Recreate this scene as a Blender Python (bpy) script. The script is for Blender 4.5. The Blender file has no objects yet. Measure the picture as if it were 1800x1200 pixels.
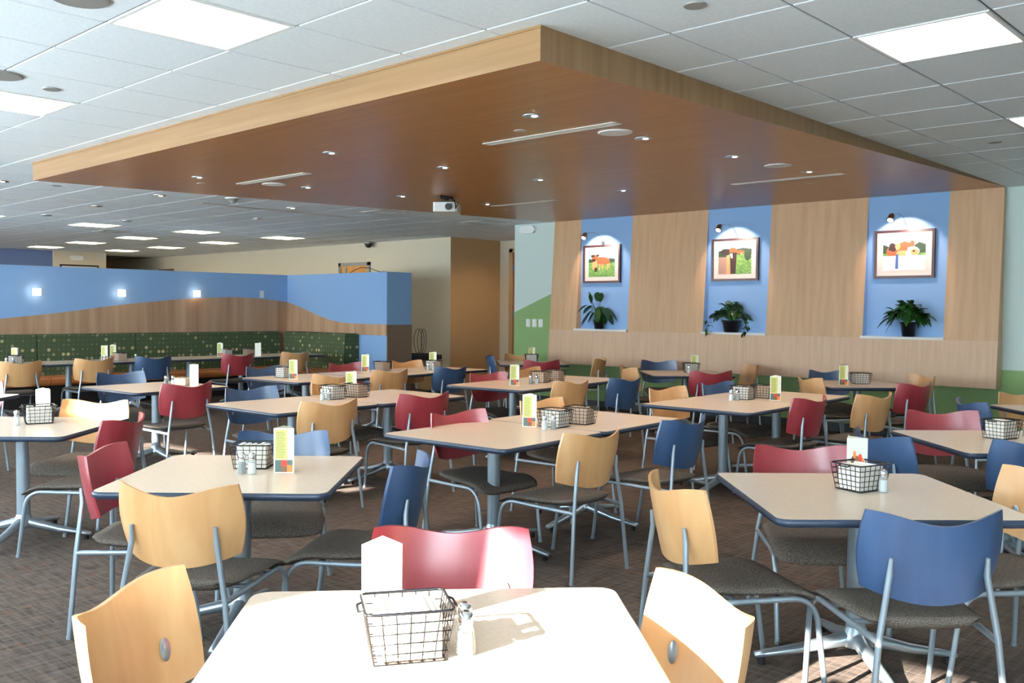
import bpy, math, random
from mathutils import Matrix, Vector
PI=math.pi
S=bpy.context.scene
COL=S.collection
random.seed(7)
def lin(c):
    return tuple((x/12.92 if x<=.04045 else ((x+.055)/1.055)**2.4) for x in c)
def rgb(r,g,b): return lin((r/255,g/255,b/255))+(1,)

# ------------------------------------------------------------------ camera, world, light, exposure
cd=bpy.data.cameras.new('camera'); cam=bpy.data.objects.new('camera',cd); COL.objects.link(cam)
cd.sensor_width=36; cd.lens=1628.6/1800*36; cd.clip_start=.05; cd.clip_end=100
R_=((0.7305565,0.6828091,0.0076748),(-0.0290775,0.0198777,0.9993795),(-0.6822329,0.7303264,-0.0343762))
M=Matrix((( R_[0][0],R_[1][0],-R_[2][0],0),(R_[0][1],R_[1][1],-R_[2][1],0),(R_[0][2],R_[1][2],-R_[2][2],1.385),(0,0,0,1)))
cam.matrix_world=M; S.camera=cam
HC=2.679
w=bpy.data.worlds.new('sky'); S.world=w; w.use_nodes=True
w.node_tree.nodes['Background'].inputs[0].default_value=(.55,.75,1,1)
w.node_tree.nodes['Background'].inputs[1].default_value=2.0
def lamp(name,kind,loc,energy,color,rot=(0,0,0),**k):
    d=bpy.data.lights.new(name,kind); d.energy=energy; d.color=color
    for a,v in k.items(): setattr(d,a,v)
    o=bpy.data.objects.new(name,d); COL.objects.link(o); o.location=loc; o.rotation_euler=rot
    return o
# sun through the window openings: travels towards +y, slightly +x, 23 degrees down
sd=Vector((.087*math.cos(math.radians(23)),.996*math.cos(math.radians(23)),-math.sin(math.radians(23))))
sun=lamp('sun','SUN',(-2,-6,5),44,(1,.95,.86),angle=math.radians(.7))
sun.rotation_euler=sd.to_track_quat('-Z','Y').to_euler()
# daylight of unseen windows; the two leftmost lamps are added fill
DAY=(.68,.85,1.0)
for i,(x,wd,e) in enumerate(((1.2,3.4,84),(-2.6,3.4,98),(-6.4,3.4,150),(-10.2,3.4,135),(-14.4,3.8,130),(-19,4.5,150))):
    lamp('window_daylight_fill','AREA',(x,-1.08,1.5),e*1.12,DAY,(math.radians(90),0,PI),shape='RECTANGLE',size=wd,size_y=1.4)
    # upward fill added to brighten the ceiling, warm and strong at far left
    lamp('ceiling_fill','AREA',(x,-1.08,1.2),e*(4.0 if x>0 else .40 if x>-8 else .8 if x>-12 else 3.6),((.74,.88,1.0) if x>-12 else (1,.90,.78)),(math.radians(110),0,PI),shape='RECTANGLE',size=wd,size_y=.8)
S.view_settings.view_transform='Standard'; S.view_settings.look='None'; S.view_settings.gamma=1
S.view_settings.use_curve_mapping=False; S.view_settings.exposure=0.45
S.cycles.max_bounces=8; S.cycles.diffuse_bounces=5; S.cycles.glossy_bounces=3; S.cycles.transmission_bounces=6
S.cycles.caustics_reflective=False; S.cycles.caustics_refractive=False
S.cycles.sample_clamp_indirect=6; S.cycles.use_denoising=True

# ------------------------------------------------------------------ materials
def mat(name,col,rough=.5,metal=0,coat=0,spec=.5,emit=None,es=0):
    m=bpy.data.materials.new(name); m.use_nodes=True; b=m.node_tree.nodes['Principled BSDF']
    b.inputs['Base Color'].default_value=col; b.inputs['Roughness'].default_value=rough
    b.inputs['Metallic'].default_value=metal; b.inputs['Coat Weight'].default_value=coat
    b.inputs['Specular IOR Level'].default_value=spec
    if coat: b.inputs['Coat Roughness'].default_value=.28
    if emit: b.inputs['Emission Color'].default_value=emit; b.inputs['Emission Strength'].default_value=es
    return m
def noisy(name,c1,c2,scale=(10,10,10),nscale=1.0,rough=.5,detail=4,bump=0,coat=0,lo=.35,hi=.65,spec=.5,coord='Object',distort=0):
    m=mat(name,c1,rough,0,coat,spec); nt=m.node_tree; N=nt.nodes; L=nt.links; b=N['Principled BSDF']
    tc=N.new('ShaderNodeTexCoord'); mp=N.new('ShaderNodeMapping'); mp.inputs['Scale'].default_value=scale
    nz=N.new('ShaderNodeTexNoise'); nz.inputs['Scale'].default_value=nscale; nz.inputs['Detail'].default_value=detail
    nz.inputs['Distortion'].default_value=distort
    cr=N.new('ShaderNodeValToRGB'); cr.color_ramp.elements[0].color=c1; cr.color_ramp.elements[1].color=c2
    cr.color_ramp.elements[0].position=lo; cr.color_ramp.elements[1].position=hi
    L.new(tc.outputs[coord],mp.inputs[0]); L.new(mp.outputs[0],nz.inputs['Vector']); L.new(nz.outputs['Fac'],cr.inputs[0]); L.new(cr.outputs[0],b.inputs['Base Color'])
    if bump:
        bp=N.new('ShaderNodeBump'); bp.inputs['Strength'].default_value=bump; bp.inputs['Distance'].default_value=.002
        L.new(nz.outputs['Fac'],bp.inputs['Height']); L.new(bp.outputs[0],b.inputs['Normal'])
    return m
def carpet():
    m=mat('carpet',rgb(92,80,70),.95,spec=.15); nt=m.node_tree; N=nt.nodes; L=nt.links; b=N['Principled BSDF']
    tc=N.new('ShaderNodeTexCoord')
    def noise(sc,s,det=3):
        mp=N.new('ShaderNodeMapping'); mp.inputs['Scale'].default_value=sc
        nz=N.new('ShaderNodeTexNoise'); nz.inputs['Scale'].default_value=s; nz.inputs['Detail'].default_value=det
        L.new(tc.outputs['Object'],mp.inputs[0]); L.new(mp.outputs[0],nz.inputs['Vector']); return nz.outputs['Fac']
    def ramp(f,p,c):
        cr=N.new('ShaderNodeValToRGB'); e=cr.color_ramp.elements
        e[0].position=p[0]; e[0].color=c[0]; e[1].position=p[1]; e[1].color=c[1]; L.new(f,cr.inputs[0]); return cr.outputs[0]
    def mix(f,a,c,typ='MIX'):
        x=N.new('ShaderNodeMix'); x.data_type='RGBA'; x.blend_type=typ
        if isinstance(f,float): x.inputs[0].default_value=f
        else: L.new(f,x.inputs[0])
        L.new(a,x.inputs[6])
        if isinstance(c,tuple): x.inputs[7].default_value=c
        else: L.new(c,x.inputs[7])
        return x.outputs[2]
    base=ramp(noise((9,2.2,1),3,5),(.35,.65),(rgb(66,54,47),rgb(100,86,76)))
    base=mix(.45,base,ramp(noise((2.0,10,1),4,5),(.35,.65),(rgb(56,52,52),rgb(104,94,88))))
    # woven lines: thin grid of cooler threads, and short orange/red dashes
    def lines(ax,fr,w):
        sp=N.new('ShaderNodeSeparateXYZ'); L.new(tc.outputs['Object'],sp.inputs[0])
        a=N.new('ShaderNodeMath'); a.operation='MULTIPLY'; a.inputs[1].default_value=fr; L.new(sp.outputs[ax],a.inputs[0])
        f=N.new('ShaderNodeMath'); f.operation='FRACT'; L.new(a.outputs[0],f.inputs[0])
        g=N.new('ShaderNodeMath'); g.operation='LESS_THAN'; g.inputs[1].default_value=w; L.new(f.outputs[0],g.inputs[0]); return g.outputs[0]
    def mul(a,c):
        g=N.new('ShaderNodeMath'); g.operation='MULTIPLY'; L.new(a,g.inputs[0])
        if isinstance(c,float): g.inputs[1].default_value=c
        else: L.new(c,g.inputs[1])
        return g.outputs[0]
    base=mix(mul(lines(0,24.,.13),.22),base,rgb(130,124,112)); base=mix(mul(lines(1,19.,.12),.22),base,rgb(136,112,88))
    def gt(f,t):
        g=N.new('ShaderNodeMath'); g.operation='GREATER_THAN'; g.inputs[1].default_value=t; L.new(f,g.inputs[0]); return g.outputs[0]
    base=mix(mul(lines(1,9.5,.06),gt(noise((4,9.5,1),2.2,0),.69)),base,rgb(126,74,54))
    base=mix(mul(lines(0,9.5,.06),gt(noise((9.5,4,1),2.0,0),.69)),base,rgb(122,98,72))
    base=mix(mul(lines(1,8.3,.05),gt(noise((3.1,8,1),3.1,0),.69)),base,rgb(48,48,56))
    L.new(base,b.inputs['Base Color'])
    nz=noise((1,1,1),160,2); bp=N.new('ShaderNodeBump'); bp.inputs['Strength'].default_value=.5; bp.inputs['Distance'].default_value=.003
    L.new(nz,bp.inputs['Height']); L.new(bp.outputs[0],b.inputs['Normal'])
    return m
def dotted():
    # dark green upholstery with rows of rings and dots
    m=mat('dot_fabric',rgb(74,88,62),.85,spec=.2); nt=m.node_tree; N=nt.nodes; L=nt.links; b=N['Principled BSDF']
    tc=N.new('ShaderNodeTexCoord'); sp=N.new('ShaderNodeSeparateXYZ'); L.new(tc.outputs['Object'],sp.inputs[0])
    ad=N.new('ShaderNodeMath'); ad.operation='ADD'; L.new(sp.outputs[0],ad.inputs[0]); L.new(sp.outputs[1],ad.inputs[1])
    cb=N.new('ShaderNodeCombineXYZ'); L.new(ad.outputs[0],cb.inputs[0]); L.new(sp.outputs[2],cb.inputs[1])
    mp=N.new('ShaderNodeVectorMath'); mp.operation='SCALE'; mp.inputs['Scale'].default_value=15.0; L.new(cb.outputs[0],mp.inputs[0])
    fl=N.new('ShaderNodeVectorMath'); fl.operation='FLOOR'; L.new(mp.outputs[0],fl.inputs[0])
    fr=N.new('ShaderNodeVectorMath'); fr.operation='FRACTION'; L.new(mp.outputs[0],fr.inputs[0])
    sb=N.new('ShaderNodeVectorMath'); sb.operation='SUBTRACT'; sb.inputs[1].default_value=(.5,.5,0); L.new(fr.outputs[0],sb.inputs[0])
    ln=N.new('ShaderNodeVectorMath'); ln.operation='LENGTH'; L.new(sb.outputs[0],ln.inputs[0])
    wn=N.new('ShaderNodeTexWhiteNoise'); wn.noise_dimensions='2D'; L.new(fl.outputs[0],wn.inputs['Vector'])
    rr=N.new('ShaderNodeMath'); rr.operation='MULTIPLY_ADD'; rr.inputs[1].default_value=.26; rr.inputs[2].default_value=.10; L.new(wn.outputs['Value'],rr.inputs[0])
    lt=N.new('ShaderNodeMath'); lt.operation='LESS_THAN'; L.new(ln.outputs['Value'],lt.inputs[0]); L.new(rr.outputs[0],lt.inputs[1])
    cr=N.new('ShaderNodeValToRGB'); e=cr.color_ramp.elements; e[0].color=rgb(214,200,160); e[1].color=rgb(214,196,150)
    e2=cr.color_ramp.elements.new(.22); e2.color=rgb(96,100,74); e3=cr.color_ramp.elements.new(.78); e3.color=rgb(84,92,66); L.new(wn.outputs['Value'],cr.inputs[0])
    x=N.new('ShaderNodeMix'); x.data_type='RGBA'; L.new(lt.outputs[0],x.inputs[0]); x.inputs[6].default_value=rgb(74,88,62); L.new(cr.outputs[0],x.inputs[7])
    L.new(x.outputs[2],b.inputs['Base Color']); return m
Mt={}
Mt['carpet']=carpet(); Mt['dots']=dotted()
Mt['tile']=noisy('ceiling_tile',rgb(224,232,236),rgb(232,238,240),(60,60,60),1,.9,2,0)
Mt['grid']=mat('ceiling_grid_shaded',rgb(120,122,124),.6)  # white grid greyed: shade of the recessed gaps put into its colour
Mt['veneer']=noisy('oak_veneer_vertical',rgb(196,156,116),rgb(210,172,134),(14,14,.5),1.2,.55,6,0,lo=.3,hi=.7)
Mt['veneer2']=noisy('oak_veneer_light',rgb(202,166,134),rgb(214,180,150),(20,20,.6),1.2,.55,6,0,lo=.3,hi=.7)
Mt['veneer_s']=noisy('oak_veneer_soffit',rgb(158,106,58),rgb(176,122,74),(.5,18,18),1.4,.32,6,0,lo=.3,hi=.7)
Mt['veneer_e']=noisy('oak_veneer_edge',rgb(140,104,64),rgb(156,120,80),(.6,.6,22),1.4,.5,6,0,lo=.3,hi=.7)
Mt['soff_side_shade']=noisy('oak_veneer_side_shaded',rgb(116,86,54),rgb(132,102,68),(16,16,.5),1.2,.5,6,0,lo=.3,hi=.7)  # soffit oak darkened, the dim side's shade put into its colour
Mt['walnut']=noisy('partition_wood',rgb(166,128,98),rgb(200,164,132),(7,7,.4),1.0,.55,5,0,lo=.3,hi=.7)
Mt['walnut_d']=mat('partition_end_wood',rgb(130,108,92),.6)
Mt['blue']=mat('blue_paint',rgb(142,178,222),.8,spec=.25)
Mt['pale']=mat('pale_paint',rgb(204,218,212),.85,spec=.2)
Mt['green']=mat('green_paint',rgb(136,166,112),.85,spec=.2)
Mt['cream']=mat('cream_paint',rgb(212,202,180),.85,spec=.2)
Mt['tan']=mat('tan_paint',rgb(184,150,108),.85,spec=.2)
Mt['white']=mat('white_paint',rgb(232,232,228),.6)
Mt['base']=mat('black_baseboard',rgb(34,38,38),.5)
Mt['maple']=noisy('maple_ply',rgb(200,148,96),rgb(216,170,118),(5,5,.7),2.2,.4,5,0,coat=.3,lo=.3,hi=.7,distort=.6)
Mt['red']=noisy('red_stained_ply',rgb(142,44,52),rgb(158,56,64),(5,5,.7),2.2,.38,5,0,coat=.7,lo=.3,hi=.7,distort=.6)
Mt['navy']=noisy('blue_stained_ply',rgb(46,70,104),rgb(56,82,118),(5,5,.7),2.2,.38,5,0,coat=.6,lo=.3,hi=.7,distort=.6)
Mt['steel']=mat('silver_painted_steel',rgb(158,172,182),.34,.55)
Mt['alu']=mat('cast_aluminium',rgb(176,188,196),.3,.75)
Mt['tweed']=noisy('seat_tweed',rgb(40,36,34),rgb(122,112,102),(280,330,280),1,.92,2,.35,spec=.25)
Mt['lam']=noisy('table_laminate',rgb(214,194,172),rgb(221,202,181),(90,90,90),1,.27,2,0,lo=.3,hi=.7)
Mt['edge']=mat('table_edge_vinyl',rgb(42,54,72),.35)
Mt['black']=mat('black_plastic',rgb(18,18,20),.45)
Mt['wire']=mat('black_wire',rgb(16,16,20),.35,.2)
Mt['card']=mat('card_stock',rgb(236,236,222),.5)
Mt['cardg']=mat('menu_green_print',rgb(206,208,120),.5)
Mt['cardk']=mat('menu_ink',rgb(128,130,60),.6)
Mt['pgrey']=mat('menu_grey_print',rgb(84,104,96),.5)
Mt['pred']=mat('menu_red_print',rgb(214,60,40),.5)
Mt['porange']=mat('menu_orange_print',rgb(232,130,60),.5)
Mt['pbrown']=mat('menu_brown_print',rgb(120,84,60),.5)
Mt['pyellow']=mat('menu_yellow_print',rgb(232,190,60),.5)
Mt['paper']=mat('paper_packets',rgb(232,226,216),.6)
Mt['paper2']=mat('tan_packets',rgb(214,190,168),.6)
Mt['chrome']=mat('chrome',rgb(220,220,222),.12,1)
Mt['salt']=mat('salt',rgb(215,218,220),.8)
Mt['pepper']=mat('pepper',rgb(96,92,88),.9)
g=mat('shaker_glass',rgb(225,238,238),.05); g.node_tree.nodes['Principled BSDF'].inputs['Alpha'].default_value=.28
g.node_tree.nodes['Principled BSDF'].inputs['IOR'].default_value=1.45; Mt['glass']=g
Mt['leaf']=noisy('leaf_green',rgb(22,58,20),rgb(46,92,32),(9,9,9),1.5,.4,2,0)
Mt['pot']=mat('black_pot',rgb(16,16,22),.3)
Mt['frame']=mat('mahogany_frame',rgb(66,28,30),.35)
Mt['matte']=mat('picture_mat',rgb(224,214,204),.7)
Mt['lightp']=mat('light_diffuser',rgb(255,255,250),.5,emit=(1,.97,.92,1),es=14)
Mt['lightw']=mat('light_diffuser_warm',rgb(255,250,230),.5,emit=(1,.80,.50,1),es=10)
Mt['bulb']=mat('downlight_bulb',rgb(255,255,255),.3,emit=(1,.97,.9,1),es=5)
Mt['bulbw']=mat('sconce_glow',rgb(255,240,210),.3,emit=(1,.82,.6,1),es=4)
Mt['orange']=mat('orange_vinyl',rgb(206,122,66),.5)
Mt['bark']=mat('dark_kickboard',rgb(30,24,24),.7)
Mt['doorw']=noisy('door_oak',rgb(196,138,66),rgb(208,152,80),(8,8,.6),1,.5,4)
Mt['doorr']=mat('red_brown_door',rgb(140,76,46),.5)
Mt['greym']=mat('grey_metal',rgb(150,150,146),.5,.3)
Mt['slot']=mat('diffuser_slot',rgb(196,188,176),.5)
Mt['slotd']=mat('slot_dark',rgb(96,84,74),.7)
Mt['dgrey']=mat('dark_grey',rgb(70,72,74),.5)

# ------------------------------------------------------------------ mesh helper
class MB:
    def __init__(s): s.v=[]; s.f=[]; s.m=[]; s.s=[]
    def add(s,vs,fs,mi=0,sm=False):
        o=len(s.v); s.v+= [tuple(v) for v in vs]
        for f in fs: s.f.append([i+o for i in f]); s.m.append(mi); s.s.append(sm)
        return s
    def box(s,x0,x1,y0,y1,z0,z1,mi=0):
        return s.add([(x0,y0,z0),(x1,y0,z0),(x1,y1,z0),(x0,y1,z0),(x0,y0,z1),(x1,y0,z1),(x1,y1,z1),(x0,y1,z1)],
            [(3,2,1,0),(4,5,6,7),(0,1,5,4),(1,2,6,5),(2,3,7,6),(3,0,4,7)],mi)
    def quad(s,a,b,c,d,mi=0): return s.add([a,b,c,d],[(0,1,2,3)],mi)
    def tube(s,pts,r,n=8,mi=0,cap=True,closed=False):
        P=[Vector(p) for p in pts]; m=len(P); rs=r if isinstance(r,(list,tuple)) else [r]*m
        T=[]
        for i in range(m):
            a=P[(i-1)%m] if (i>0 or closed) else P[0]; b=P[(i+1)%m] if (i<m-1 or closed) else P[-1]
            T.append((b-a).normalized())
        u=T[0].orthogonal().normalized(); vs=[]
        for i in range(m):
            u=(u-T[i]*u.dot(T[i]))
            if u.length<1e-6: u=T[i].orthogonal()
            u.normalize(); w_=T[i].cross(u)
            for k in range(n):
                a=2*PI*k/n; vs.append(P[i]+u*math.cos(a)*rs[i]+w_*math.sin(a)*rs[i])
        fs=[]
        for i in range(m if closed else m-1):
            j=(i+1)%m
            for k in range(n): fs.append((i*n+k,i*n+(k+1)%n,j*n+(k+1)%n,j*n+k))
        s.add(vs,fs,mi,True)
        if cap and not closed:
            s.add(vs[:n],[tuple(range(n))[::-1]],mi); s.add(vs[-n:],[tuple(range(n))],mi)
        return s
    def lathe(s,prof,n=16,c=(0,0,0),mi=0,sm=True):
        vs=[];fs=[]
        for r,z in prof:
            for k in range(n): a=2*PI*k/n; vs.append((c[0]+r*math.cos(a),c[1]+r*math.sin(a),c[2]+z))
        for i in range(len(prof)-1):
            for k in range(n): fs.append((i*n+k,i*n+(k+1)%n,(i+1)*n+(k+1)%n,(i+1)*n+k))
        s.add(vs,fs,mi,sm); s.add(vs[:n],[tuple(range(n))[::-1]],mi); s.add(vs[-n:],[tuple(range(n))],mi); return s
    def prism(s,poly,z0,z1,mi=0,ax=2,smi=None):
        # poly 2d extruded; ax=2: (x,y)->z ; ax=1: (x,z)->y ; ax=0: (y,z)->x
        def P(p,h): return (p[0],p[1],h) if ax==2 else ((p[0],h,p[1]) if ax==1 else (h,p[0],p[1]))
        n=len(poly); A=[P(p,z0) for p in poly]; B=[P(p,z1) for p in poly]
        s.add(A+B,[tuple(range(n))[::-1],tuple(range(n,2*n))],mi)
        s.add(A+B,[(i,(i+1)%n,(i+1)%n+n,i+n) for i in range(n)],mi if smi is None else smi); return s
    def build(s,name,mats,parent=None,loc=None,rz=0,weld=False,**props):
        me=bpy.data.meshes.new(name); me.from_pydata(s.v,[],s.f); me.update()
        for m in (mats if isinstance(mats,(list,tuple)) else [mats]): me.materials.append(Mt[m] if isinstance(m,str) else m)
        me.polygons.foreach_set('material_index',s.m); me.polygons.foreach_set('use_smooth',s.s)
        o=bpy.data.objects.new(name,me); COL.objects.link(o)
        if parent: o.parent=parent
        if loc: o.location=loc
        o.rotation_euler=(0,0,rz)
        for k,v in props.items(): o[k]=v
        return o
def tag(o,label,cat,group=None):
    o['label']=label; o['category']=cat
    if group: o['group']=group
    return o
def thing(name,label,cat,loc=(0,0,0),rz=0,group=None):
    o=bpy.data.objects.new(name,None); o.empty_display_size=.1; COL.objects.link(o)
    o.location=loc; o.rotation_euler=(0,0,rz); return tag(o,label,cat,group)
def dup(root,loc,rz,label,group=None,recolor=None):
    r=root.copy(); COL.objects.link(r); r.location=loc; r.rotation_euler=(0,0,rz); r['label']=label
    if group: r['group']=group
    def kids(src,dst):
        for ch in list(src.children):
            c=ch.copy(); COL.objects.link(c); c.parent=dst; kids(ch,c)
    kids(root,r); return r
def st(o): o['kind']='structure'; return o
D=math.radians

# ------------------------------------------------------------------ the room
YB=10.45
st(MB().box(-32,4,-3,14.5,-.1,0).build('floor','carpet'))
# ceiling: lay-in tiles hanging 8 mm below their grid
AX,AY,X0,Y0=.6061016,.614536,-5.4911,1.84987
mb=MB(); mb.box(-32,4,-1.3,14.5,HC+.006,HC+.1,0)
skip={(2,0),(-2,0),(6,4),(6,8)}
t=.0065
for i in range(-30,16):
    for j in range(-5,21):
        if (i,j) in skip: continue
        x0=X0+i*AX; x1=x0+AX; y0=Y0+j*AY; y1=y0+AY
        if x0>-8.93 and x1<-2.82 and y0>3.2 and y1<10.38: continue
        mb.add([(x0+t,y0+t,HC+.006),(x1-t,y0+t,HC+.006),(x1-t,y1-t,HC+.006),(x0+t,y1-t,HC+.006),(x0+t+.002,y0+t+.002,HC),(x1-t-.002,y0+t+.002,HC),(x1-t-.002,y1-t-.002,HC),(x0+t+.002,y1-t-.002,HC)],
               [(7,6,5,4),(0,4,5,1),(1,5,6,2),(2,6,7,3),(3,7,4,0)],1)
ceil=st(mb.build('ceiling',['grid','tile']))
# wooden soffit, its underside rising to the ceiling at the feature wall
sx0,sx1,sy0,sy1,sz=-8.93,-2.82,3.193,10.38,2.518
mb=MB()
V=[(sx0,sy0,sz),(sx1,sy0,sz),(sx1,sy1,HC-.004),(sx0,sy1,HC-.004),(sx0,sy0,HC),(sx1,sy0,HC),(sx1,sy1,HC),(sx0,sy1,HC)]
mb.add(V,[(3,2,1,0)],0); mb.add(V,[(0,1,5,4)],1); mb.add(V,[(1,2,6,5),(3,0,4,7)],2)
# thin raised strip along the top edge
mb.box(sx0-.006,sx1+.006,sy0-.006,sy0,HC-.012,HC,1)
st(mb.build('trim_1',['veneer_s','veneer_e','soff_side_shade']))
def zs(y): return sz+(HC-sz)*(y-sy0)/(10.38-sy0)

# back wall: pale with green lower part, at left the green rises in a diagonal
wb=st(MB().box(-9.72,4,YB,YB+.2,0,HC+.02).build('wall_back','pale'))
MB().prism([(-9.72,.1),(-2.5,.1),(4,.1),(4,.80),(-8.0,.80),(-8.0,1.56+.42),(-9.185,1.542),(-9.72,1.34)],YB-.004,YB+.001,0,1).build('green_band','green',wb)
st(MB().box(-9.72,4,YB-.016,YB-.002,0,.1).build('baseboard_back','base'))
# feature wall of light oak leaning out towards the bottom, with three niches
yt,yb_,zb=10.40,10.265,.612
def yf(z): return yt+(yb_-yt)*(HC-z)/(HC-zb)
wf=st(MB().box(-8.85,-2.86,YB-.05,YB-.006,zb+.02,HC).build('wall_feature','blue'))
NX=[(-8.37,-7.475),(-6.29,-5.415),(-4.23,-3.36)]
SZ=[1.125,1.107,1.096]
ZL=1.10
def slab(x0,x1,z0,z1,mi,m=None):
    m=m or MB()
    v=[(x0,yf(z0),z0),(x1,yf(z0),z0),(x1,YB-.01,z0),(x0,YB-.01,z0),(x0,yf(z1),z1),(x1,yf(z1),z1),(x1,YB-.01,z1),(x0,YB-.01,z1)]
    return m.add(v,[(3,2,1,0),(4,5,6,7),(0,1,5,4),(2,3,7,6)],mi).add(v,[(1,2,6,5),(3,0,4,7)],1)
slab(-8.87,-2.83,zb,ZL,0).build('lower_band',['veneer2','veneer2'],wf)
xs=[-8.87]+[x for p in NX for x in p]+[-2.83]
for k in range(4):
    slab(xs[2*k],xs[2*k+1],ZL,HC-.002,0).build('oak_pier',['veneer','blue' if k in (1,2) else 'veneer'],wf)
for (a,b) in NX:
    mb=MB(); z=1.095; mb.box(a-.015,b+.012,yf(z)-.035,YB-.05,z,z+.028); mb.build('niche_shelf','white',wf)
# other walls
st(MB().box(3.6,3.8,-1.4,YB,0,HC).build('wall_right','pale'))
wc=st(MB().box(-32,-12.19,11.42,11.6,0,HC).build('wall_cream','cream'))
st(MB().box(-12.39,-12.19,11.6,12.7,0,HC).add([(-12.188,11.42,0),(-12.188,12.7,0),(-12.188,12.7,HC),(-12.188,11.42,HC)],[(0,1,2,3)]).build('wall_corridor','tan'))
st(MB().box(-12.3,-9.4,12.7,12.85,0,HC).build('wall_corridor_end','cream'))
st(MB().box(-9.72,-9.6,YB+.2,12.7,0,HC).build('wall_corridor_right','cream'))
st(MB().box(-32.2,-32,-3,14.5,0,HC).build('wall_far','tan'))
st(MB().box(-26.2,-26,6.0,11.42,0,HC).build('wall_left','tan'))
Mt['blue_shaded']=mat('shaded_blue_paint',rgb(88,106,146),.8)  # shade put into the blue, offsetting the far fill lamp
st(MB().box(-24,-22.7,5.2,8.53,0,HC).build('wall_left_blue','blue_shaded'))
st(MB().box(-24,-22.6,8.53,9.74,0,HC).build('wall_left_column','cream'))
# window wall behind the camera; openings shaped so the sun hits chosen spots
openings=[(-2.15,-.35,.95,2.12),(-9.6,-6.1,2.22,2.44)]
xsL=[-32,-9.6,-6.1,-2.15,-.35,4]
mb=MB()
for a,b in zip(xsL,xsL[1:]):
    ops=sorted([(o[2],o[3]) for o in openings if o[0]<=a+.001 and o[1]>=b-.001])
    z=0
    for lo,hi in ops: mb.box(a,b,-1.3,-1.18,z,lo); z=hi
    mb.box(a,b,-1.3,-1.18,z,HC+.05)
st(mb.build('wall_window','white'))
for i,(a,b,lo,hi) in enumerate(openings):
    m=MB(); f=.025
    m.box(a-.03,b+.03,-1.18,-1.15,lo-.05,lo); m.box(a-.03,b+.03,-1.18,-1.15,hi,hi+.05); m.box(a-.05,a,-1.18,-1.15,lo-.05,hi+.05); m.box(b,b+.05,-1.18,-1.15,lo-.05,hi+.05)
    st(m.build('window_%d'%(i+1),'white'))

# ------------------------------------------------------------------ blue partition with wood wave, booth bench
PX,PY,PT=-14.0,9.2,1.958
wp=st(MB().box(PX-.45,PX,-.5,PY+.5,0,PT).build('wall_partition','blue'))
ww=st(MB().box(PX,-11.26,PY,PY+.5,0,PT).build('wall_partition_wing','blue'))
c1=[(-.5,1.02),(1,1.03),(2.5,1.06),(3.8,1.12),(4.55,1.205),(5.31,1.285),(6.14,1.399),(7.05,1.497),(7.5,1.53),(8.04,1.556),(8.4,1.553),(8.7,1.537),(9.2,1.485)]
c2=[(-14,1.485),(-13.6,1.40),(-13.26,1.31),(-12.78,1.20),(-12.5,1.165),(-12.3,1.15),(-11.9,1.14),(-11.26,1.139)]
def smooth(c,n=4):
    o=[]
    for i in range(len(c)-1):
        p0=c[max(i-1,0)];p1=c[i];p2=c[i+1];p3=c[min(i+2,len(c)-1)]
        for k in range(n):
            t=k/n; tt=(p2[0]-p1[0]) or 1
            m1=(p2[1]-p0[1])/((p2[0]-p0[0]) or 1)*tt; m2=(p3[1]-p1[1])/((p3[0]-p1[0]) or 1)*tt
            h=(2*t**3-3*t*t+1)*p1[1]+(t**3-2*t*t+t)*m1+(-2*t**3+3*t*t)*p2[1]+(t**3-t*t)*m2
            o.append((p1[0]+t*tt,h))
    return o+[c[-1]]
MB().prism([(9.2,.0),(-.5,.0)]+smooth(c1),PX,PX+.012,0,0).build('wave_panel','walnut',wp)
MB().prism([(-11.26,.965),(-14,.965)]+smooth(c2),PY-.012,PY,0,1).build('wave_panel','walnut',ww)
MB().box(-11.262,-11.25,PY-.002,PY+.502,0,1.135).build('end_panel','walnut_d',ww)
def bench(y0,y1,label):
    th=thing('booth_bench',label,'bench',(PX+.012,(y0+y1)/2,0),0,'booth bench sections along the blue partition')
    h=(y1-y0)/2-.006
    MB().prism([(0,.40),(.34,.40),(.30,.965),(.27,.985),(.05,.985),(0,.965)],-h,h,0,1).build('backrest','dots',th)
    MB().prism([(.34,.30),(.78,.30),(.80,.33),(.80,.385),(.77,.405),(.34,.41)],-h,h,0,1).build('seat','orange',th)
    MB().box(.05,.72,-h,h,0,.30).build('base','bark',th)
for y0,y1,l in ((.7,2.1,'section out of sight at the near end'),(2.1,3.5,'leftmost section'),(3.5,4.92,'section behind the leftmost menu card'),(4.92,6.33,'section left of the navy chair'),(6.33,7.75,'section below the third wall light'),(7.75,8.85,'section next to the inner corner')):
    if y0<2: continue
    bench(y0,y1,'green dotted booth bench along the blue partition, '+l)
th=thing('booth_bench','green dotted booth bench on the short wing of the partition, ending at the blue panel','bench',(-12.95,PY-.014,0),0)
MB().prism([(0,.40),(-.30,.40),(-.27,.965),(-.24,.985),(-.04,.985),(0,.965)],-.7,1.0,0,0).build('backrest','dots',th)
MB().prism([(-.30,.30),(-.72,.30),(-.74,.33),(-.74,.385),(-.70,.405),(-.30,.41)],-.1,1.0,0,0).build('seat','orange',th)
MB().box(-.1,.98,-.68,-.05,0,.30).build('base','bark',th)
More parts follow.
